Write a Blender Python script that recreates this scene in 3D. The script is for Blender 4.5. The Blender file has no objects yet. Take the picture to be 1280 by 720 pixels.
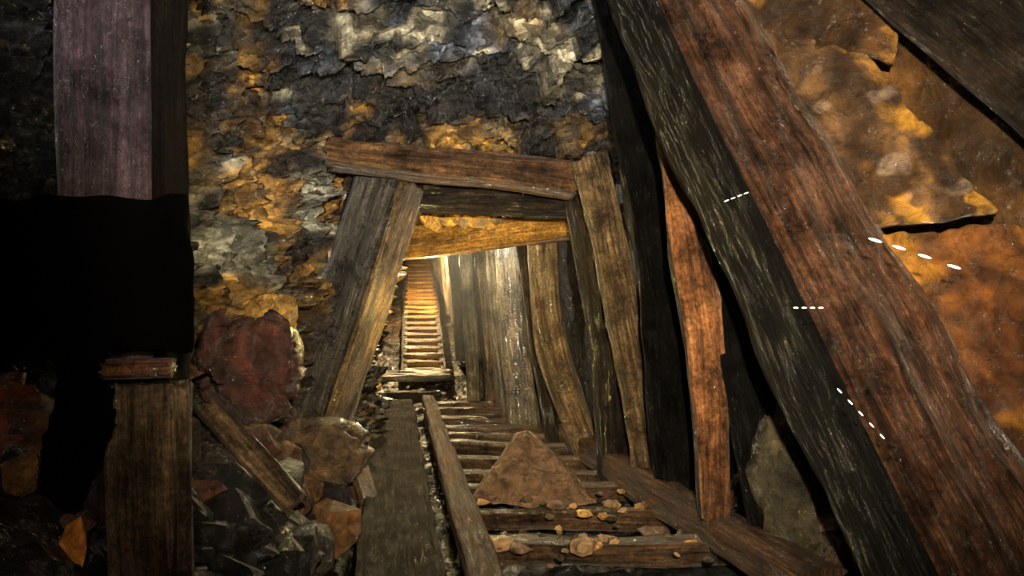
import bpy, bmesh, math, random
from mathutils import Vector, noise, Matrix
random.seed(7)
scene = bpy.context.scene
V = Vector
def S(r,g,b):
    f=lambda c:(c/255/12.92) if c/255<=0.04045 else ((c/255+0.055)/1.055)**2.4
    return (f(r),f(g),f(b),1.0)
def lerp(a,b,t): return a+(b-a)*t
def mixc(a,b,t):
    t=max(0,min(1,t)); return tuple(a[i]*(1-t)+b[i]*t for i in range(3))+(1.0,)
def sstep(a,b,x):
    t=max(0,min(1,(x-a)/(b-a))); return t*t*(3-2*t)

# ------------------------------------------------------------ materials
def newmat(name):
    m=bpy.data.materials.new(name); m.use_nodes=True
    nt=m.node_tree; b=nt.nodes['Principled BSDF']
    return m,nt,b,nt.nodes.new,nt.links.new
def ramp(nt,stops):
    r=nt.nodes.new('ShaderNodeValToRGB')
    e=r.color_ramp.elements
    while len(e)<len(stops): e.new(0.5)
    for i,(p,c) in enumerate(stops):
        e[i].position=p; e[i].color=c if len(c)==4 else (*c,1)
    return r
def g(v): return (v,v,v,1)
def mul(nt,a,b,fac=1.0):
    m=nt.nodes.new('ShaderNodeMix'); m.data_type='RGBA'; m.blend_type='MULTIPLY'
    m.inputs[0].default_value=fac
    nt.links.new(a,m.inputs[6]); nt.links.new(b,m.inputs[7]); return m.outputs[2]
def noise_n(nt,vec,scale,detail=6,rough=0.65,dist=0):
    n=nt.nodes.new('ShaderNodeTexNoise'); n.inputs['Scale'].default_value=scale; n.inputs['Detail'].default_value=detail
    n.inputs['Roughness'].default_value=rough; n.inputs['Distortion'].default_value=dist
    if vec: nt.links.new(vec,n.inputs['Vector'])
    return n
def math_n(nt,op,a,b=None,c=None):
    m=nt.nodes.new('ShaderNodeMath'); m.operation=op
    for i,x in enumerate((a,b,c)):
        if x is None: continue
        if isinstance(x,(int,float)): m.inputs[i].default_value=x
        else: nt.links.new(x,m.inputs[i])
    return m.outputs[0]
def wet_coat(nt,b,vec,amount,scale=70,gvec=None,thr=0.50):
    # patchy water film: only broken runs/droplets carry the glossy coat
    n=noise_n(nt,vec,scale,3,0.6)
    bp=nt.nodes.new('ShaderNodeBump'); bp.inputs['Strength'].default_value=1.0; bp.inputs['Distance'].default_value=0.07
    nt.links.new(n.outputs['Fac'],bp.inputs['Height'])
    nt.links.new(bp.outputs[0],b.inputs['Coat Normal'])
    k=noise_n(nt,gvec if gvec else vec,1.0 if gvec else 22,4,0.6); r=ramp(nt,[(thr,g(0)),(thr+0.06,g(amount))]); nt.links.new(k.outputs['Fac'],r.inputs[0])
    nt.links.new(r.outputs[0],b.inputs['Coat Weight']); b.inputs['Coat Roughness'].default_value=0.17
    b.inputs['Coat IOR'].default_value=2.3

def wood(name,c1,c2,rough=(0.3,0.6),bump=0.9,contrast=1.0,spec=0.6,bd=0.04,wet=1.0,lo=0.2):
    m,nt,b,N,L=newmat(name)
    uv=N('ShaderNodeUVMap')
    def mapped(sx,sy):
        mp=N('ShaderNodeMapping'); mp.inputs['Scale'].default_value=(sx,sy,1); L(uv.outputs[0],mp.inputs[0]); return mp.outputs[0]
    n1=noise_n(nt,mapped(45,2.6),1.0,9,0.75)
    r1=ramp(nt,[(0.38,c1),(0.62,c2)]); L(n1.outputs['Fac'],r1.inputs[0])
    tc=N('ShaderNodeTexCoord'); O=tc.outputs['Object']
    n2=noise_n(nt,O,4.5,8,0.72)
    r2=ramp(nt,[(0.36,g(lo)),(0.6,g(1.35))]); L(n2.outputs['Fac'],r2.inputs[0])
    n3=noise_n(nt,O,55,6,0.7)
    r3=ramp(nt,[(0.35,g(0.4)),(0.68,g(1.8))]); L(n3.outputs['Fac'],r3.inputs[0])
    n4=noise_n(nt,mapped(14,1.1),1.0,6,0.7,0.5)
    r4=ramp(nt,[(0.38,g(0.2)),(0.54,g(1.0)),(0.7,g(1.6))]); L(n4.outputs['Fac'],r4.inputs[0])
    c=mul(nt,r1.outputs[0],r2.outputs[0],contrast); c=mul(nt,c,r3.outputs[0],0.85); c=mul(nt,c,r4.outputs[0],0.9)
    L(c,b.inputs['Base Color'])
    rr=ramp(nt,[(0.35,g(rough[0])),(0.65,g(rough[1]))]); L(n2.outputs['Fac'],rr.inputs[0]); L(rr.outputs[0],b.inputs['Roughness'])
    h=math_n(nt,'MULTIPLY_ADD',n3.outputs['Fac'],0.5,n1.outputs['Fac']); h=math_n(nt,'MULTIPLY_ADD',n4.outputs['Fac'],0.8,h)
    bp=N('ShaderNodeBump'); bp.inputs['Strength'].default_value=bump; bp.inputs['Distance'].default_value=bd
    L(h,bp.inputs['Height']); L(bp.outputs[0],b.inputs['Normal'])
    b.inputs['Specular IOR Level'].default_value=spec
    if wet>0: wet_coat(nt,b,O,wet,60,mapped(50,7))
    return m

def facets(nt,vec,scale):
    v=nt.nodes.new('ShaderNodeTexVoronoi'); v.inputs['Scale'].default_value=scale
    nt.links.new(vec,v.inputs['Vector'])
    sb=nt.nodes.new('ShaderNodeVectorMath'); sb.operation='SUBTRACT'
    nt.links.new(vec,sb.inputs[0]); nt.links.new(v.outputs['Position'],sb.inputs[1])
    cs=nt.nodes.new('ShaderNodeVectorMath'); cs.operation='SUBTRACT'; cs.inputs[1].default_value=(0.5,0.5,0.5)
    nt.links.new(v.outputs['Color'],cs.inputs[0])
    d=nt.nodes.new('ShaderNodeVectorMath'); d.operation='DOT_PRODUCT'
    nt.links.new(sb.outputs[0],d.inputs[0]); nt.links.new(cs.outputs[0],d.inputs[1])
    sep=nt.nodes.new('ShaderNodeSeparateColor'); nt.links.new(v.outputs['Color'],sep.inputs[0])
    return d.outputs['Value'],sep.outputs[0]

def rockmat(name,rough=(0.25,0.6),bump=1.0,scale=1.0,spec=0.5,lo=0.3,hi=1.8,wet=0.8,fac=1.0,stretch=(0.7,1,1.35),dist=0.8,fine=0.035):
    m,nt,b,N,L=newmat(name)
    at=N('ShaderNodeAttribute'); at.attribute_name='Col'
    tc=N('ShaderNodeTexCoord'); O=tc.outputs['Object']
    dn=noise_n(nt,O,7,5,0.6)
    va=N('ShaderNodeVectorMath'); va.operation='MULTIPLY_ADD'; va.inputs[1].default_value=(0.08,0.08,0.08)
    L(dn.outputs['Color'],va.inputs[0]); L(O,va.inputs[2])
    mp=N('ShaderNodeMapping'); mp.inputs['Scale'].default_value=stretch; mp.inputs['Rotation'].default_value=(0.1,0.25,0.2)
    L(va.outputs[0],mp.inputs[0]); Q=mp.outputs[0]
    f1,c1=facets(nt,Q,6.5*scale); f2,c2=facets(nt,Q,19*scale)
    n1=noise_n(nt,O,16*scale,10,0.75,0.4)
    r1=ramp(nt,[(0.36,g(lo)),(0.64,g(hi))]); L(n1.outputs['Fac'],r1.inputs[0])
    rc=ramp(nt,[(0.0,g(0.3)),(1.0,g(1.6))]); L(c1,rc.inputs[0])
    rd=ramp(nt,[(0.0,g(0.2)),(0.5,g(0.9)),(1.0,g(2.0))]); L(c2,rd.inputs[0])
    c=mul(nt,at.outputs['Color'],r1.outputs[0],0.8); c=mul(nt,c,rc.outputs[0],0.8*fac); c=mul(nt,c,rd.outputs[0],0.75*fac)
    L(c,b.inputs['Base Color'])
    n2=noise_n(nt,O,4,8,0.7)
    rr=ramp(nt,[(0.38,g(rough[0])),(0.62,g(rough[1]))]); L(n2.outputs['Fac'],rr.inputs[0]); L(rr.outputs[0],b.inputs['Roughness'])
    h=math_n(nt,'MULTIPLY',f1,1.6*fac); h=math_n(nt,'MULTIPLY_ADD',f2,1.4*fac,h); h=math_n(nt,'MULTIPLY_ADD',n1.outputs['Fac'],fine,h)
    bp=N('ShaderNodeBump'); bp.inputs['Strength'].default_value=bump; bp.inputs['Distance'].default_value=dist
    L(h,bp.inputs['Height']); L(bp.outputs[0],b.inputs['Normal'])
    b.inputs['Specular IOR Level'].default_value=spec
    if wet>0: wet_coat(nt,b,O,wet,60)
    return m

M_rock=rockmat('wet_rock',wet=1.0,spec=0.6)
M_rock_s=rockmat('ochre_rock',rough=(0.35,0.7),bump=0.8,lo=0.35,hi=1.5,fac=0.6,wet=0.4)
M_rubble=rockmat('rubble_rock',scale=1.0,fac=0.5,stretch=(1,1,1),lo=0.2)
M_mud=rockmat('wet_mud',rough=(0.3,0.6),spec=0.3,wet=0.5)
M_slab=rockmat('slab_rock',rough=(0.3,0.65),bump=0.9,lo=0.15,hi=1.7,fac=0.10,wet=1.0,scale=0.8,stretch=(1,1,0.6),fine=0.07)
W_purple=wood('wet_purple_timber',S(26,17,21),S(80,56,62),bump=0.9,spec=0.7,wet=1.0)
W_tan=wood('tan_timber',S(58,44,28),S(150,120,82))
W_shade=wood('shaded_tan_timber',S(44,34,24),S(112,90,66),spec=0.3,wet=0.5)
W_gold=wood('gold_timber',S(124,80,28),S(200,146,60),lo=0.45)
W_brown=wood('brown_timber',S(48,32,18),S(130,90,52))
W_tie=wood('wet_tie_timber',S(26,18,11),S(104,74,46),spec=0.8,rough=(0.2,0.5))
W_red=wood('red_brown_timber',S(28,15,10),S(124,80,54),bump=1.0,bd=0.07,wet=1.0,spec=0.8,rough=(0.22,0.5),lo=0.12)
W_orange=wood('orange_timber',S(84,48,25),S(170,112,66))
W_black=wood('black_wet_timber',S(1,1,1),S(8,6,5),rough=(0.5,0.8),bump=1.0,spec=0.15,bd=0.05,wet=0.35)
W_dark=wood('dark_timber',S(14,10,7),S(54,39,26),rough=(0.4,0.7),spec=0.35,wet=0.8)
W_sheen=wood('painted_sheen_timber',S(16,13,10),S(104,96,84),rough=(0.2,0.45),spec=0.8,wet=1.0,lo=0.08)  # silvery sheen mixed into the streak colour
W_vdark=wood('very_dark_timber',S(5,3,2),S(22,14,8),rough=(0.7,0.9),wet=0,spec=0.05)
W_mudb=wood('muddy_board',S(10,7,4),S(50,33,20),rough=(0.6,0.85),wet=0.15,spec=0.15)
W_rust=wood('rusty_timber',S(40,24,15),S(108,72,44),rough=(0.45,0.75),wet=0.4,spec=0.3)
W_grey=wood('grey_timber',S(66,60,46),S(142,128,100))

# ------------------------------------------------------------ builders
def finish(name,bm,mats,smooth=True,parent=None):
    me=bpy.data.meshes.new(name)
    c=V((0,0,0))
    for v in bm.verts: c+=v.co
    c/=max(1,len(bm.verts))
    for v in bm.verts: v.co-=c
    bm.to_mesh(me); bm.free()
    for m in mats: me.materials.append(m)
    if smooth:
        for p in me.polygons: p.use_smooth=True
    o=bpy.data.objects.new(name,me); o.location=c
    scene.collection.objects.link(o)
    if parent: o.parent=parent
    return o

def interp(lst,t):
    if not isinstance(lst,(list,tuple)): return lst
    x=t*(len(lst)-1); i=min(int(x),len(lst)-2); return lerp(lst[i],lst[i+1],x-i)

def timber(name,pts,w,d,n,mat,side=None,rough=0.010,parent=None,step=0.03,round_=0.10,end=0.04,bow=0.012):
    pts=[V(p) for p in pts]
    if len(pts)>2:
        out=[]
        P=[pts[0]*2-pts[1]]+pts+[pts[-1]*2-pts[-2]]
        for i in range(1,len(P)-2):
            for k in range(8):
                t=k/8; a,b,c,e=P[i-1],P[i],P[i+1],P[i+2]
                out.append(0.5*((2*b)+(c-a)*t+(2*a-5*b+4*c-e)*t*t+(3*b-a-3*c+e)*t**3))
        out.append(pts[-1]); pts=out
    seg=[0]
    for i in range(1,len(pts)): seg.append(seg[-1]+(pts[i]-pts[i-1]).length)
    Ltot=seg[-1]; NR=max(8,int(Ltot/step)); K=9
    per=[]
    for s_ in range(4):
        for k in range(K):
            t=-1+2*k/K
            per.append([(t,-1),(1,t),(-t,1),(-1,-t)][s_])
    sd=V((random.random()*50,random.random()*50,random.random()*50))
    n=V(n).normalized()
    bm=bmesh.new(); uvl=bm.loops.layers.uv.new('UVMap')
    rings=[]
    for r in range(NR+1):
        t=r/NR; L=t*Ltot
        i=0
        while i<len(seg)-2 and seg[i+1]<L: i+=1
        f=(L-seg[i])/(seg[i+1]-seg[i]); p=pts[i].lerp(pts[i+1],f)
        T=(pts[i+1]-pts[i]).normalized()
        s=T.cross(n).normalized(); nn=s.cross(T)
        ww=interp(w,t)/2; dd=interp(d,t)/2
        p=p+s*bow*noise.noise(sd+V((L*1.1,0,0)))+nn*bow*noise.noise(sd+V((0,L*1.1,9)))
        ring=[]
        for (a,b_) in per:
            rd=1-round_*(abs(a*b_))**5
            a2,b2=a*rd,b_*rd
            dsp=rough*noise.noise(V((a*ww*30,b_*dd*30,L*2.0))+sd)
            dsp+=rough*0.5*noise.noise(V((a*ww*70,b_*dd*70,L*6))+sd)
            dsp+=rough*0.8*noise.noise(V((a*ww*4,b_*dd*4,L*2.2))+sd)
            e_=0
            if r in(0,NR): e_=end*noise.noise(V((a*3,b_*3,0))+sd)
            pos=p+s*(a2*ww+a*dsp)+nn*(b2*dd+b_*dsp)*-1
            pos+=T*e_
            ring.append(bm.verts.new(pos))
        rings.append(ring)
    M=len(per); W=interp(w,0.5); D=interp(d,0.5)
    pl=[0]
    for k in range(M): pl.append(pl[-1]+((W if (k//K)%2==0 else D)/K))
    for r in range(NR):
        for k in range(M):
            k2=(k+1)%M
            f=bm.faces.new((rings[r][k],rings[r][k2],rings[r+1][k2],rings[r+1][k]))
            ls=[pl[k],pl[k+1],pl[k+1],pl[k]]; vs=[r,r,r+1,r+1]
            for l,uu,vv in zip(f.loops,ls,vs): l[uvl].uv=(uu+sd.x,vv*Ltot/NR+sd.y)
            if side and (k//K) in side[1]: f.material_index=1
    for ring,fl in((rings[0],True),(rings[-1],False)):
        c=V((0,0,0))
        for v in ring: c+=v.co
        cv=bm.verts.new(c/len(ring))
        for k in range(M):
            k2=(k+1)%M
            f=bm.faces.new((ring[k],cv,ring[k2]) if fl else (ring[k],ring[k2],cv))
            for l in f.loops: l[uvl].uv=(l.vert.co.x*2,l.vert.co.z*0.1)
    bmesh.ops.recalc_face_normals(bm,faces=bm.faces[:])
    return finish(name,bm,[mat]+([side[0]] if side else []),parent=parent)

def facet(p,sc,sd):
    q=V((p.x*0.8,p.y,p.z*1.25))*sc+sd
    d,pts=noise.voronoi(q)
    c=pts[0]; h=noise.cell_vector(c*7.31)
    off=noise.cell(c*3.7+V((5,1,2)))
    return (h.dot(q-c)*1.1+(off)*0.5), noise.cell(c*5.1+V((2,2,2)))

def patch(name,ctrl,nu,nv,amp,colf,mat,sd=V((3,1,4)),thick=0,smooth=False):
    R=len(ctrl); C=len(ctrl[0])
    bm=bmesh.new(); base=[]
    for j in range(nv+1):
        y=j/nv*(R-1); jj=min(int(y),R-2); fy=y-jj; row=[]
        for i in range(nu+1):
            x=i/nu*(C-1); ii=min(int(x),C-2); fx=x-ii
            a=V(ctrl[jj][ii]).lerp(V(ctrl[jj][ii+1]),fx); b=V(ctrl[jj+1][ii]).lerp(V(ctrl[jj+1][ii+1]),fx)
            row.append(a.lerp(b,fy))
        base.append(row)
    cl=bm.verts.layers.float_color.new('Col'); vs=[]
    for j in range(nv+1):
        row=[]
        for i in range(nu+1):
            p=base[j][i]
            du=base[j][min(i+1,nu)]-base[j][max(i-1,0)]; dv=base[min(j+1,nv)][i]-base[max(j-1,0)][i]
            n=du.cross(dv)
            n=n.normalized() if n.length>1e-9 else V((0,0,1))
            w=V((noise.noise(p*3),noise.noise(p*3+V((9,9,9))),noise.noise(p*3+V((4,7,1)))))*0.10
            big=noise.noise(p*1.1+sd)
            am=amp(p) if callable(amp) else amp
            if smooth:
                f1=noise.noise(p*3+sd); f2=noise.noise(p*8+sd)
                h=am*(big+f1*0.7+f2*0.4+0.25*noise.noise(p*22+sd))
                v=bm.verts.new(p+n*h+V((0,0,0.03*noise.noise(p*6+sd))))
                c=colf(p,f1,f2); k=1+0.5*noise.noise(p*10)
            else:
                f1,e1=facet(p+w,2.4,sd); f2,e2=facet(p+w,6.5,sd); f3,e3=facet(p,16,sd)
                h=am*(big*0.9+f1*0.9+f2*0.55+f3*0.22)
                v=bm.verts.new(p+n*h)
                c=colf(p,f1,f2); k=(0.7+0.3*e1)*(0.7+0.45*e2)*(0.8+0.35*e3)
            v[cl]=(c[0]*k,c[1]*k,c[2]*k,1)
            row.append(v)
        vs.append(row)
    for j in range(nv):
        for i in range(nu):
            bm.faces.new((vs[j][i],vs[j][i+1],vs[j+1][i+1],vs[j+1][i]))
    o=finish(name,bm,[mat])
    if thick:
        md=o.modifiers.new('thick','SOLIDIFY'); md.thickness=thick; md.offset=0
    return o

def hull_rock(bm,cl,c,size,col,rot=None,npts=13,bev=0.05):
    tmp=bmesh.new()
    for k in range(npts):
        z=1-2*(k+0.5)/npts; r=math.sqrt(1-z*z); a=k*2.399+random.random()*0.9
        v=V((r*math.cos(a),r*math.sin(a),z))*random.uniform(0.7,1.15)
        tmp.verts.new(V((v.x*size[0],v.y*size[1],v.z*size[2])))
    bmesh.ops.convex_hull(tmp,input=tmp.verts[:])
    dead=[v for v in tmp.verts if not v.link_faces]
    bmesh.ops.delete(tmp,geom=dead,context='VERTS')
    bmesh.ops.bevel(tmp,geom=tmp.edges[:],offset=bev*min(size),segments=2,affect='EDGES',profile=0.6)
    R=Matrix.Rotation(random.uniform(0,6.28) if rot is None else rot,3,V((random.random(),random.random(),random.random()+0.3)).normalized())
    mp={}
    for v in tmp.verts:
        nv=bm.verts.new(R@v.co+V(c)); k=random.uniform(0.85,1.15)
        nv[cl]=(col[0]*k,col[1]*k,col[2]*k,1); mp[v]=nv
    for f in tmp.faces:
        try: bm.faces.new([mp[v] for v in f.verts])
        except: pass
    tmp.free()

def rocks(name,lst,mat,parent=None,rot=None):
    bm=bmesh.new(); cl=bm.verts.layers.float_color.new('Col')
    for (c,s,col) in lst: hull_rock(bm,cl,c,s,col,rot)
    return finish(name,bm,[mat],smooth=False,parent=parent)

# ------------------------------------------------------------ colours
OCH=S(206,154,70); GLD=S(222,168,66); BRN=S(112,84,48); GRY=S(112,122,142); DRK=S(16,16,22); TAN=S(176,148,100); CRM=S(230,220,190)
def nz(p,s,o=0): return noise.noise(p*s+V((o,o*1.3,o*0.7)))
def col_ceiling(p,f1,f2):
    x,y,z=p
    a=nz(p,1.6,3)*0.35+nz(p,5,9)*0.2
    vein=sstep(4.86,4.66,y+a*0.4)*sstep(-1.5,-1.2,x+a)*(1-sstep(0.5,0.8,x+a*0.3))
    vein*=1-sstep(4.15,3.95,y+a*0.3)*sstep(-0.6,-0.95,x+a)
    c=mixc(OCH,BRN,sstep(-0.15,0.25,nz(p,3,5)+f1*0.2))
    c=mixc(c,TAN,sstep(0.0,0.3,nz(p,6,15)))
    c=mixc(c,S(44,32,20),sstep(0.05,0.25,nz(p,4,25)))
    v=mixc(GRY,DRK,sstep(-0.28,-0.02,nz(V((x*0.6,y,z*1.6)),3.0,21)+nz(p,9,2)*0.4))
    v=mixc(v,S(146,136,112),sstep(0.05,0.2,nz(p,4,131)+f2*0.1)*0.7)
    v=mixc(v,CRM,sstep(0.22,0.34,nz(p,6,31)+f2*0.12))
    v=mixc(v,S(150,118,68),sstep(0.08,0.32,nz(p,1.8,51)+f2*0.1)*0.6)
    v=mixc(v,DRK,sstep(0.05,0.3,nz(V((x*0.7,y,z*1.5)),1.7,71))*0.9)
    c=mixc(c,v,vein)
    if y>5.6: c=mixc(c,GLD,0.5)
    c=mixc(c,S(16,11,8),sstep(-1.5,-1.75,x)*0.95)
    return c
def col_left(p,f1,f2):
    x,y,z=p
    c=mixc(OCH,BRN,sstep(-0.05,0.3,nz(p,2.4,5)+f1*0.15))
    c=mixc(c,S(176,174,152),sstep(-0.02,0.15,nz(p,2.6,44)+f2*0.05)*0.9)
    dg=nz(V((x*2+z*2.2,y*1.2,(z-x)*6)),1.0,61)
    c=mixc(c,DRK,sstep(0.10,0.24,dg)*0.9)
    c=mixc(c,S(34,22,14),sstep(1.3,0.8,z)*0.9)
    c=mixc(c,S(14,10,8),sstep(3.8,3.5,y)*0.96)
    return c
def col_right(p,f1,f2):
    x,y,z=p
    c=mixc(S(150,102,48),S(90,62,36),sstep(-0.2,0.25,nz(p,1.8,5)))
    c=mixc(c,S(60,38,22),sstep(0.1,0.35,nz(p,1.6,74)))
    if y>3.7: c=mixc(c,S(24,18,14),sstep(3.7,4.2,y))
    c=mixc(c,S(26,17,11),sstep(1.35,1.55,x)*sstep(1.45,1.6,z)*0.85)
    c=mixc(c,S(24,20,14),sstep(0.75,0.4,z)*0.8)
    return c
def col_floor(p,f1,f2):
    x,y,z=p
    c=mixc(S(8,6,4),S(26,18,11),sstep(-0.1,0.3,nz(p,5,3)))
    if y>10: c=mixc(c,S(110,76,40),0.3)
    return c

# ------------------------------------------------------------ shell
cy=[(-1.2,2.85),(1.5,2.95),(3.3,2.95),(3.9,2.78),(4.25,2.55),(4.6,2.28),(4.95,2.02),(5.3,1.92),(6.2,1.88),(9,1.85),(13,2.2),(17.4,2.6)]
ctrl=[]
for (y,z) in cy:
    if y<5.2: xs=[-3.0,-1.5,0,1.5,2.9]
    else:
        c0=-0.2-0.15*(y-5); xs=[c0-1.5,c0-0.75,c0,c0+0.75,c0+1.5]
    ctrl.append([(x,y,z) for x in xs])
def amp_c(p): return 0.18 if p.y<5 else 0.10
def resample(ctrl,ts):
    out=[]
    for t in ts:
        i=min(int(t),len(ctrl)-2); f=t-i
        out.append([tuple(V(a).lerp(V(b),f)) for a,b in zip(ctrl[i],ctrl[i+1])])
    return out
rows=[0,1,2]+[2+k*0.25 for k in range(1,23)]+[8,9,10,11]
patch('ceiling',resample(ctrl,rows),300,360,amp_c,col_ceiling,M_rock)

lx=[(-2.9,-1.2),(-2.5,1.8),(-2.1,3.0),(-1.85,3.6),(-1.6,4.1),(-1.38,4.6),(-1.18,5.05),(-1.12,6.0),(-1.6,9),(-2.35,14),(-2.8,17.4)]
rowsL=[]
for z,off in((-0.4,0.0),(0.5,0.0),(1.2,0.03),(1.9,-0.02),(2.5,-0.1),(3.1,-0.1)):
    rowsL.append([(x+off,y,z) for x,y in lx])
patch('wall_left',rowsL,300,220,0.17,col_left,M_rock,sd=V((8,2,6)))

rx=[((2.4,-1.2),(2.4,-1.2)),((2.05,2.0),(2.0,2.0)),((1.95,2.6),(1.65,2.6)),((1.65,3.3),(1.15,3.4)),((1.4,4.0),(0.95,4.1)),((0.95,5.1),(0.75,5.1)),((0.45,7),(0.45,7)),((-0.0,9),(0.0,9)),((-0.8,13),(-0.8,13)),((-1.4,17.4),(-1.4,17.4))]
rowsR=[]
for z,t in((-0.4,0.0),(0.6,0.25),(1.3,0.55),(2.0,0.85),(2.6,1.0),(3.2,1.1)):
    rowsR.append([(lerp(a[0],b[0],t),lerp(a[1],b[1],t),z) for a,b in rx])
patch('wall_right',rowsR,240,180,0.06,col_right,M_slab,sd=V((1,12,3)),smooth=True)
patch('wall_back',[[(-3.4,17.2,0),(-0.8,17.2,0)],[(-3.4,17.2,3.2),(-0.8,17.2,3.2)]],30,30,0.12,lambda p,a,b:S(150,100,45),M_rock_s)
patch('wall_front',[[(-3.1,-1.1,-0.3),(2.7,-1.1,-0.3)],[(-3.1,-1.1,3.2),(2.7,-1.1,3.2)]],60,40,0.12,lambda p,a,b:BRN,M_rock_s)
def hgt(x,y):
    e=-0.62-0.15*(y-3)
    h=max(0,e-x)*1.05
    h=min(h,0.85)
    e2=1.15-0.2*(y-3)
    h=max(h,min(max(0,x-e2)*0.6,0.5))
    if y>9.3: h=max(h*0.3,(y-9.3)*0.243)
    return h
fc=[]
for k in range(64):
    y=-1.2+k*0.3
    if y>17.6: break
    fc.append([(x,y,hgt(x,y)-0.07) for x in [-3.4+0.15*q for q in range(42)]])
patch('floor',fc,220,330,0.05,col_floor,M_mud,sd=V((2,2,9)))

# hanging-wall slabs on the right
def slab(name,a,b,c,d,colf,sd):
    patch(name,[[d,c],[a,b]],110,110,0.04,colf,M_slab,sd=V(sd),thick=0.06,smooth=True)
def grainp(p): return V((p.x*1.0+p.z*0.6,p.y,(p.z+p.x*1.3)*0.45))
def cs1(p,f1,f2):
    c=mixc(S(126,92,60),S(72,50,32),sstep(-0.2,0.25,nz(grainp(p),5,5)+f2*0.2))
    c=mixc(c,S(182,130,48),sstep(1.2,1.36,p.x+0.1*nz(p,4,3))*sstep(-0.05,0.2,nz(p,7,8)+0.5*nz(p,18,9)))
    c=mixc(c,S(48,31,20),sstep(0.0,0.35,nz(grainp(p),12,18))*0.85)
    return mixc(c,S(160,136,120),sstep(0.42,0.55,nz(p,9,77))*0.6)
def cs2(p,f1,f2):
    c=mixc(S(190,130,46),S(130,80,38),sstep(-0.2,0.25,nz(grainp(p),4,15)+f2*0.2))
    c=mixc(c,S(56,34,19),sstep(0.0,0.4,nz(grainp(p),11,28))*0.85)
    return mixc(c,S(84,50,28),sstep(-0.05,0.25,nz(p,3.5,33)+0.3*nz(p,14,3)))
def cs3(p,f1,f2):
    c=mixc(S(112,76,42),S(60,40,24),sstep(-0.2,0.25,nz(grainp(p),4,25)))
    return mixc(c,S(170,120,52),sstep(0.14,0.38,nz(p,4,91)+0.3*nz(p,14,3)))
slab('hanging_wall_slab',(0.80,3.12,2.20),(1.23,3.0,2.14),(1.545,2.55,1.43),(1.10,2.78,1.40),cs1,(1,2,3))
slab('hanging_wall_slab',(1.08,2.80,1.39),(1.62,2.42,1.38),(1.72,2.15,0.25),(1.45,2.60,0.20),cs2,(4,2,7))
slab('hanging_wall_slab',(0.60,3.35,2.62),(1.46,2.92,2.44),(1.36,2.85,2.0),(0.78,3.18,2.16),cs3,(9,5,7))
timber('roof_board',[(1.86,2.25,1.50),(1.34,2.86,2.40)],0.34,0.05,(0.0,-1,-0.2),W_dark,rough=0.01)

# ------------------------------------------------------------ left post & painted shadow sheet
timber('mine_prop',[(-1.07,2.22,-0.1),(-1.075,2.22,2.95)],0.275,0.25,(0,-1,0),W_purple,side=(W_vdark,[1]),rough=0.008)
timber('broken_plank',[(-0.90,2.0,0.40),(-0.925,2.03,0.95)],[0.2,0.2],0.05,(0.1,-1,0.05),W_shade,rough=0.010,round_=0.25)
timber('timber_wedge',[(-0.98,1.93,1.003),(-0.82,1.93,1.008)],[0.045,0.04],0.05,(0,-1,0),W_red,rough=0.005,round_=0.4,end=0.01,step=0.01,bow=0.003)
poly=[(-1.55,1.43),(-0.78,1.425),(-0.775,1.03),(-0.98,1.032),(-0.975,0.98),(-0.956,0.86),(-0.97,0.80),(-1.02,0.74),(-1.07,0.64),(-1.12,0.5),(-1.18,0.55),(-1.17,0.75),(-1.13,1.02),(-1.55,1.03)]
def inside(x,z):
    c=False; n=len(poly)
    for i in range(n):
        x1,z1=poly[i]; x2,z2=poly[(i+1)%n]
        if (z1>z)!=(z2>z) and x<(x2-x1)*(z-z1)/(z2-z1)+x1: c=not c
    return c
m,nt,b,N,L=newmat('shadow_black'); b.inputs['Base Color'].default_value=(0.0005,0.0004,0.0004,1); b.inputs['Roughness'].default_value=0.9; b.inputs['Specular IOR Level'].default_value=0.02  # near-black sheet added in place of the shadow beside the post
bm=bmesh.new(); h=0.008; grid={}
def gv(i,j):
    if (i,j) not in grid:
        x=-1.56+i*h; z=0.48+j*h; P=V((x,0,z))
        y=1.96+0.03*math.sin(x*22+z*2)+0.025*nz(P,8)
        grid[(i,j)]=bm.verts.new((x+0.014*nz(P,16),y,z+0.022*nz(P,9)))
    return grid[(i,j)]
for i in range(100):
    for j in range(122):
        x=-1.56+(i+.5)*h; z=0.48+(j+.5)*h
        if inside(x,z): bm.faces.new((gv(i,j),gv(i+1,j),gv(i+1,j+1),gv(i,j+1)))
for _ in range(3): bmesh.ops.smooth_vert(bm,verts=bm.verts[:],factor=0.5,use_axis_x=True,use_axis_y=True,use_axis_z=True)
o=finish('painted_shadow_sheet',bm,[m]); md=o.modifiers.new('thick','SOLIDIFY'); md.thickness=0.004

# ------------------------------------------------------------ portal timbers
timber('leaning_prop',[(-1.25,4.9,0.20),(-0.765,5.02,1.87)],[0.34,0.40],[0.32,0.32],(-0.42,-0.90,0.1),W_sheen,side=(W_tan,[1]),rough=0.014)  # lit right face painted in lighter timber
timber('lintel_beam',[(-1.08,4.72,1.99),(0.38,4.80,1.84)],[0.15,0.20],0.22,(0,-1,0.15),W_brown,rough=0.012)
timber('cap_beam',[(-1.05,5.12,1.80),(0.42,5.12,1.76)],[0.2,0.22],0.2,(0,-1,0),W_dark,rough=0.012)
timber('header_beam',[(-0.92,5.6,1.47),(0.46,5.6,1.645)],[0.2,0.19],0.22,(0,-1,0),W_gold,rough=0.012)

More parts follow.
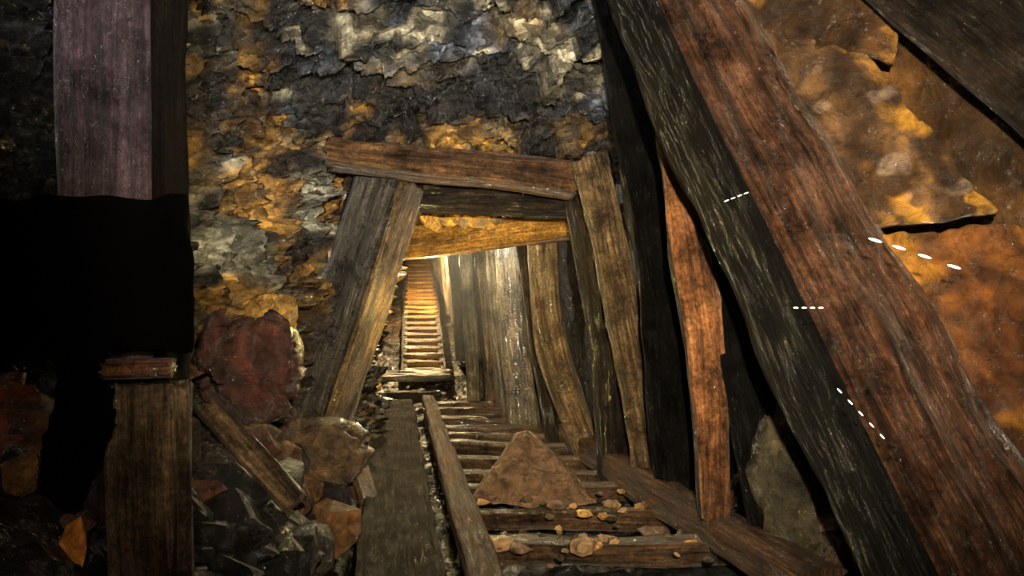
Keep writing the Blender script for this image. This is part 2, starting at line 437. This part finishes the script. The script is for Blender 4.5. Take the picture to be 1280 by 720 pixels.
# ------------------------------------------------------------ right-hand props
timber('massive_prop',[(1.40,2.28,0.22),(1.18,2.52,0.80),(0.98,2.80,1.40),(0.575,3.2,2.45),(0.47,3.3,2.75)],[0.52,0.48,0.43,0.31],[0.36,0.34],(0.30,-0.95,0.1),W_red,side=(W_black,[3]),rough=0.022,step=0.015,round_=0.07)  # left face coloured black for its shading
timber('black_prop',[(1.20,3.35,0.05),(1.02,3.5,1.1),(0.72,3.8,2.5)],[0.34,0.32,0.3],0.2,(-0.2,-1,0),W_black,rough=0.022,step=0.02)
timber('split_plank',[(0.875,3.5,0.20),(0.855,3.47,0.78),(0.79,3.43,1.23),(0.645,3.4,1.92)],[0.12,0.18,0.19,0.08],0.10,(-0.25,-1,0),W_orange,rough=0.012,side=(W_dark,[3]))  # unlit left face painted dark against the lit orange one
timber('dark_prop',[(0.90,4.2,0.0),(0.78,4.15,1.3),(0.55,4.2,2.85)],[0.26,0.28,0.3],0.22,(-0.2,-1,0),W_black,rough=0.018)
timber('lagging_plank',[(0.80,4.45,0.02),(0.66,4.5,0.9),(0.45,4.6,1.95)],[0.17,0.2,0.2],0.07,(-0.3,-1,0),W_tan,rough=0.012)
timber('lagging_log',[(0.68,4.9,0.0),(0.60,4.95,0.9),(0.46,5.0,1.8)],0.27,0.24,(-0.2,-1,0),W_dark,rough=0.015,round_=0.3)
timber('bowed_plank',[(0.56,5.35,0.0),(0.34,5.5,0.55),(0.245,5.6,1.0),(0.22,5.8,1.62)],[0.2,0.22,0.23],0.07,(-0.4,-1,0),W_tan,rough=0.01)
timber('lagging_post',[(0.36,6.0,0.0),(0.10,6.3,1.7)],0.2,0.1,(-0.4,-1,0),W_dark)
timber('lagging_post',[(0.10,6.6,0.0),(-0.04,6.6,1.75)],0.26,0.12,(-0.4,-1,0),W_grey)
yy=7.1; k=0
while yy<15.5:
    x=0.02-0.17*(yy-6.6)
    timber('lagging_post',[(x+0.1,yy,0.0 if yy<9.3 else (yy-9.3)*0.24),(x-0.06+random.uniform(-.05,.05),yy,1.80+max(0,yy-9)*0.07)],random.uniform(0.16,0.28),0.12,(-0.5,-1,0),[W_grey,W_grey,W_tan,W_grey][k%4],step=0.06)
    yy+=random.uniform(0.34,0.5)*(1+0.05*(yy-7)); k+=1

# ------------------------------------------------------------ track
track=bpy.data.objects.new('mine_track',None); scene.collection.objects.link(track)
timber('stringer_1',[(-0.06,2.8,0.09),(-0.14,3.3,0.09),(-0.83,7.9,0.09)],[0.14,0.12],0.10,(0,0,1),W_rust,parent=track,rough=0.006)
timber('stringer_2',[(1.10,2.8,0.13),(0.85,3.79,0.13),(0.723,4.28,0.13),(0.325,6.5,0.11),(-0.02,7.9,0.09)],[0.17,0.14],0.16,(0,0,1),W_rust,parent=track,rough=0.01)
ty=[3.02,3.5,4.08,4.55,4.95,5.35,5.75,6.15,6.55,6.95,7.35,7.75]
for i,y in enumerate(ty):
    xl=-0.10-0.15*(y-3); xr=1.03-0.21*(y-3.06)
    timber('tie_%d'%(i+1),[(xl-0.05,y+random.uniform(-.04,.04),0.03),(xr+0.02,y+random.uniform(-.04,.04),0.03)],random.uniform(0.11,0.15),0.10,(0,0,1),W_tie,parent=track,rough=0.012,bow=0.03)
timber('walkway_plank',[(-0.36,2.6,0.08),(-0.46,3.3,0.08),(-1.18,7.9,0.07)],[0.34,0.36,0.4],0.05,(0,0,1),W_mudb,rough=0.016)
timber('drain_board',[(-1.65,9.2,0.18),(-0.72,9.35,0.19)],0.2,0.06,(0,-0.35,1),W_grey)
timber('drain_board',[(-1.45,8.5,0.06),(-0.75,8.4,0.08)],0.1,0.06,(0,-0.35,1),W_dark)
lad=bpy.data.objects.new('inclined_ladderway',None); scene.collection.objects.link(lad)
timber('rail_1',[(-1.27,9.4,0.15),(-2.14,16.2,1.80)],0.07,0.07,(0,-0.3,1),W_dark,parent=lad)
timber('rail_2',[(-0.80,9.4,0.15),(-1.62,16.2,1.80)],0.07,0.07,(0,-0.3,1),W_brown,parent=lad)
for i in range(24):
    t=(i+0.5)/24; y=lerp(9.4,16.2,t); z=lerp(0.15,1.80,t)
    timber('rung_%d'%(i+1),[(lerp(-1.27,-2.14,t),y,z+0.02),(lerp(-0.80,-1.62,t),y,z+0.02)],0.11,0.05,(0,-0.3,1),W_gold,parent=lad,step=0.08)
for i,y in enumerate((7.9,10.4,13.0)):
    s=bpy.data.objects.new('timber_set',None); scene.collection.objects.link(s)
    zb=0 if y<9.3 else (y-9.3)*0.24
    xc=-1.0-0.12*(y-8)
    timber('cap',[(xc-0.65,y,1.74+zb*0.42),(xc+0.9,y,1.76+zb*0.42)],0.16,0.16,(0,-1,0),W_gold,parent=s)
    timber('post_left',[(xc-0.55,y,zb),(xc-0.48,y,1.68+zb*0.42)],0.15,0.15,(0,-1,0),W_brown,parent=s)
    timber('post_right',[(xc+0.62,y,zb),(xc+0.52,y,1.68+zb*0.42)],0.12,0.15,(0,-1,0),W_grey,parent=s)

# ------------------------------------------------------------ rocks
def tri_slab():
    bm=bmesh.new(); cl=bm.verts.layers.float_color.new('Col')
    P=[(-0.23,4.30,0.06),(-0.17,4.28,0.13),(0.44,4.26,0.05),(0.33,4.27,0.15),(0.40,4.55,0.09),(-0.16,4.62,0.08),(0.04,4.48,0.385),(0.10,4.50,0.40),(0.14,4.54,0.35),(0.02,4.56,0.37),(0.10,4.20,0.05),(0.24,4.38,0.28),(-0.06,4.40,0.27)]
    for p in P: bm.verts.new(p)
    bmesh.ops.convex_hull(bm,input=bm.verts[:])
    dead=[v for v in bm.verts if not v.link_faces]
    bmesh.ops.delete(bm,geom=dead,context='VERTS')
    bmesh.ops.triangulate(bm,faces=bm.faces[:])
    for _ in range(4): bmesh.ops.subdivide_edges(bm,edges=bm.edges[:],cuts=1,use_grid_fill=True)
    for v in bm.verts:
        f,_=facet(v.co,6,V((3,3,3))); f2,_=facet(v.co,15,V((1,3,3)))
        v.co+=V((0.3,-1,0.4))*(0.020*f+0.008*f2)+V((nz(v.co,11,1),0,nz(v.co,11,4)))*0.012
        k=1+0.4*nz(v.co,8,2); c=S(128,98,72); v[cl]=(c[0]*k,c[1]*k,c[2]*k,1)
    bmesh.ops.recalc_face_normals(bm,faces=bm.faces[:])
    finish('triangular_rock_slab',bm,[M_slab],smooth=False)
tri_slab()
def boulder(name,c,size,col,seed,mat=M_rubble):
    random.seed(seed)
    bm=bmesh.new(); bmesh.ops.create_icosphere(bm,subdivisions=5,radius=1)
    cl=bm.verts.layers.float_color.new('Col'); sd=V((seed,seed*2,1))
    for v in bm.verts:
        f,_=facet(v.co,0.9,sd); f2,_=facet(v.co,2.4,sd)
        r=1+0.28*f+0.06*f2
        v.co=V((v.co.x*size[0],v.co.y*size[1],v.co.z*size[2]))*r
        k=1+0.9*noise.noise(v.co*9+sd); v[cl]=(col[0]*k,col[1]*k,col[2]*k,1)
        v.co+=V(c)
    finish(name,bm,[mat])
boulder('boulder',(-1.17,3.55,0.83),(0.21,0.2,0.24),S(66,34,26),5)
boulder('boulder',(-1.22,3.0,0.42),(0.2,0.2,0.2),S(36,32,30),8)
boulder('boulder',(-1.0,4.2,0.34),(0.26,0.2,0.2),S(88,68,48),11)
boulder('boulder',(-1.32,4.4,1.02),(0.14,0.14,0.16),S(180,136,66),14)
boulder('boulder',(-1.36,2.15,0.80),(0.14,0.12,0.15),S(120,62,40),17)
boulder('boulder',(1.16,3.25,0.42),(0.17,0.14,0.30),S(56,50,34),23)
boulder('boulder',(1.45,3.1,0.1),(0.3,0.2,0.16),S(64,48,34),29)
random.seed(21)
lst=[]
pal=[S(84,58,36),S(40,29,21),S(104,72,40),S(24,18,15),S(74,42,30),S(52,40,30)]
for i in range(330):
    y=random.uniform(1.9,6.5); x=-0.72-0.15*(y-3)-abs(random.gauss(0,0.42))
    if y>5.2 and x<-1.25: x=-1.2
    s=random.choice([0.03,0.04,0.06,0.08,0.13])*random.uniform(0.8,1.2)
    c=random.choice(pal)
    if y<3.2 and x>-1.05: c=S(14,11,9)  # foreground shadow painted into the stone colour
    lst.append(((x,y,hgt(x,y)+s*0.2-0.03),(s*1.3,s,s*0.75),c))
rocks('rubble_pile',lst,M_rubble)
rocks('orange_stone',[((-1.04,1.9,0.57),(0.035,0.03,0.09),S(220,136,50))],M_rubble,rot=0.1)
lst=[]
for i in range(160):
    y=random.uniform(2.5,4.6); x=1.18-0.2*(y-3)+abs(random.gauss(0,0.3))
    s=random.choice([0.03,0.05,0.07,0.1])
    lst.append(((x,y,hgt(x,y)+s*0.2-0.03),(s*1.3,s,s*0.7),random.choice(pal)))
rocks('rubble_pile',lst,M_rubble)
lst=[]
pal2=[S(200,150,90),S(140,112,80),S(100,78,54),S(66,52,38)]
for i in range(60):
    y=random.choice([random.gauss(4.05,0.10),random.gauss(3.55,0.12),random.uniform(3.2,5)])
    x=random.uniform(-0.05-0.15*(y-3),0.95-0.21*(y-3.06)); s=random.choice([0.012,0.018,0.025])
    lst.append(((x,y,0.085),(s*1.5,s,s*0.8),random.choice(pal2)))
for c,q in [((0.22,3.97,0.12),1),((-0.05,3.45,0.1),1.2),((0.03,3.4,0.09),1),((0.50,4.0,0.12),.9),((0.66,3.7,0.06),1.5),((0.30,3.42,0.10),1.4),((0.35,3.9,0.1),.8),((0.1,3.62,0.05),1.3),((0.45,3.6,0.05),1.5)]:
    lst.append((c,(0.06*q,0.045*q,0.028*q),random.choice([S(230,176,100),S(160,126,88),S(120,92,68)])))
rocks('loose_stones',lst,M_rubble,rot=0.3)
lst=[]
for i in range(40):
    x=random.uniform(-0.62,-0.1); s=random.uniform(0.03,0.07)
    lst.append(((x,5.45,1.66+random.uniform(-0.03,0.1)),(s*1.3,s,s),random.choice([OCH,GLD,TAN])))
for i in range(12):
    y=random.uniform(6,8.5); s=random.uniform(0.04,0.09)
    lst.append(((-1.1-0.15*(y-6)+random.uniform(-.05,.05),y,random.uniform(0.1,0.8)),(s*1.2,s,s),random.choice([OCH,BRN,TAN])))
rocks('packing_stones',lst,M_rubble)
timber('debris_plank',[(-1.15,3.0,0.76),(-0.80,2.95,0.40)],0.10,0.04,(0.3,-0.8,0.5),W_shade)
timber('debris_plank',[(-0.98,4.75,0.35),(-0.74,4.2,0.05)],0.1,0.04,(0.3,-0.5,0.8),W_brown)
timber('debris_plank',[(1.12,3.4,0.15),(1.30,3.0,0.36)],0.1,0.04,(0,-0.5,0.8),W_brown)

# dripping water streaks, light glinting off the drops put in as emission
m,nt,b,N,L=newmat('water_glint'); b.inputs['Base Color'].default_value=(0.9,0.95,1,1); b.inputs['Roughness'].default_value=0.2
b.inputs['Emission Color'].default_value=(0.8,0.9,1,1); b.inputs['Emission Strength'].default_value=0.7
bm=bmesh.new()
def streak(c,dx,dz,l,r):
    T=V((dx,0,dz)).normalized()
    mat=Matrix.Translation(V(c))@T.to_track_quat('Z','Y').to_matrix().to_4x4()@Matrix.Diagonal((r,r,l/2,1))
    bmesh.ops.create_icosphere(bm,subdivisions=2,radius=1,matrix=mat)
for (x,z) in ((0.99,1.33),(1.055,1.31),(1.125,1.286),(1.205,1.258)): streak((x,2.18,z),1,-0.3,0.04,0.004)
for k in range(4): streak((0.745+k*0.022,2.1,1.148),1,0,0.014,0.0022)
for k in range(5): streak((0.86+k*0.028,2.1,0.93-k*0.03),1,-1.0,0.018,0.0022)
for k in range(4): streak((0.59+k*0.018,2.2,1.44+k*0.007),1,0.4,0.014,0.0015)
finish('drip_glints',bm,[m])

# mist hanging in the drift beyond the portal (real scattering volume)
m=bpy.data.materials.new('mine_mist'); m.use_nodes=True; nt=m.node_tree
nt.nodes.remove(nt.nodes['Principled BSDF'])
vs=nt.nodes.new('ShaderNodeVolumeScatter'); vs.inputs['Density'].default_value=0.05; vs.inputs['Anisotropy'].default_value=0.2
vs.inputs['Color'].default_value=(0.95,0.9,0.75,1)
nt.links.new(vs.outputs[0],nt.nodes['Material Output'].inputs['Volume'])
bm=bmesh.new(); bmesh.ops.create_icosphere(bm,subdivisions=3,radius=1)
for v in bm.verts: v.co=V((v.co.x*0.6-v.co.y*0.3-0.62,v.co.y*2.0+8.2,v.co.z*0.7+1.1))
finish('mine_mist',bm,[m])

# ------------------------------------------------------------ lights
def spot(name,loc,tgt,e,col,size,blend=0.6,r=0.03):
    l=bpy.data.lights.new(name,'SPOT'); l.energy=e; l.color=col; l.spot_size=math.radians(size); l.spot_blend=blend; l.shadow_soft_size=r
    o=bpy.data.objects.new(name,l); o.location=loc; o.rotation_euler=(V(tgt)-V(loc)).to_track_quat('-Z','Y').to_euler(); scene.collection.objects.link(o)
def point(name,loc,e,col,r=0.0):
    l=bpy.data.lights.new(name,'POINT'); l.energy=e; l.color=col; l.shadow_soft_size=r
    o=bpy.data.objects.new(name,l); o.location=loc; scene.collection.objects.link(o)
spot('head_lamp',(0.15,0.0,1.5),(0.45,4.2,1.75),1350,(1.0,0.84,0.56),82,1.0)
spot('fill_spot',(-0.2,0.1,1.6),(-0.75,4,2.7),640,(0.96,0.96,0.95),54,0.9)  # unseen fill added to brighten the brow and upper left post
spot('fill_spot',(-0.15,0.1,1.3),(-1.02,2.0,0.72),44,(1.0,0.8,0.6),26,0.9)  # unseen fill added to lift the lower left
point('unseen_tunnel_light',(-0.50,4.98,1.00),16,(1.0,0.74,0.22))  # invisible point added for the yellow glow on the leaning prop
point('unseen_tunnel_light',(-0.60,5.9,1.25),26,(1.0,0.74,0.26))
point('unseen_tunnel_light',(-1.50,12.0,1.60),260,(1.0,0.72,0.34))
point('unseen_tunnel_light',(-0.50,6.6,1.60),58,(1.0,0.91,0.66))  # fill added out of sight to whiten the mist and lagging
w=bpy.data.worlds.new('mine_dark'); scene.world=w; w.use_nodes=True
w.node_tree.nodes['Background'].inputs[0].default_value=(0.02,0.015,0.01,1); w.node_tree.nodes['Background'].inputs[1].default_value=0.2

cam=bpy.data.cameras.new('camera'); cam.sensor_width=36; cam.lens=28.125; cam.clip_start=0.02
co=bpy.data.objects.new('camera',cam); co.location=(0,0,1.2); co.rotation_euler=(math.radians(90),0,0)
scene.collection.objects.link(co); scene.camera=co
scene.view_settings.view_transform='Standard'
scene.view_settings.look='None'
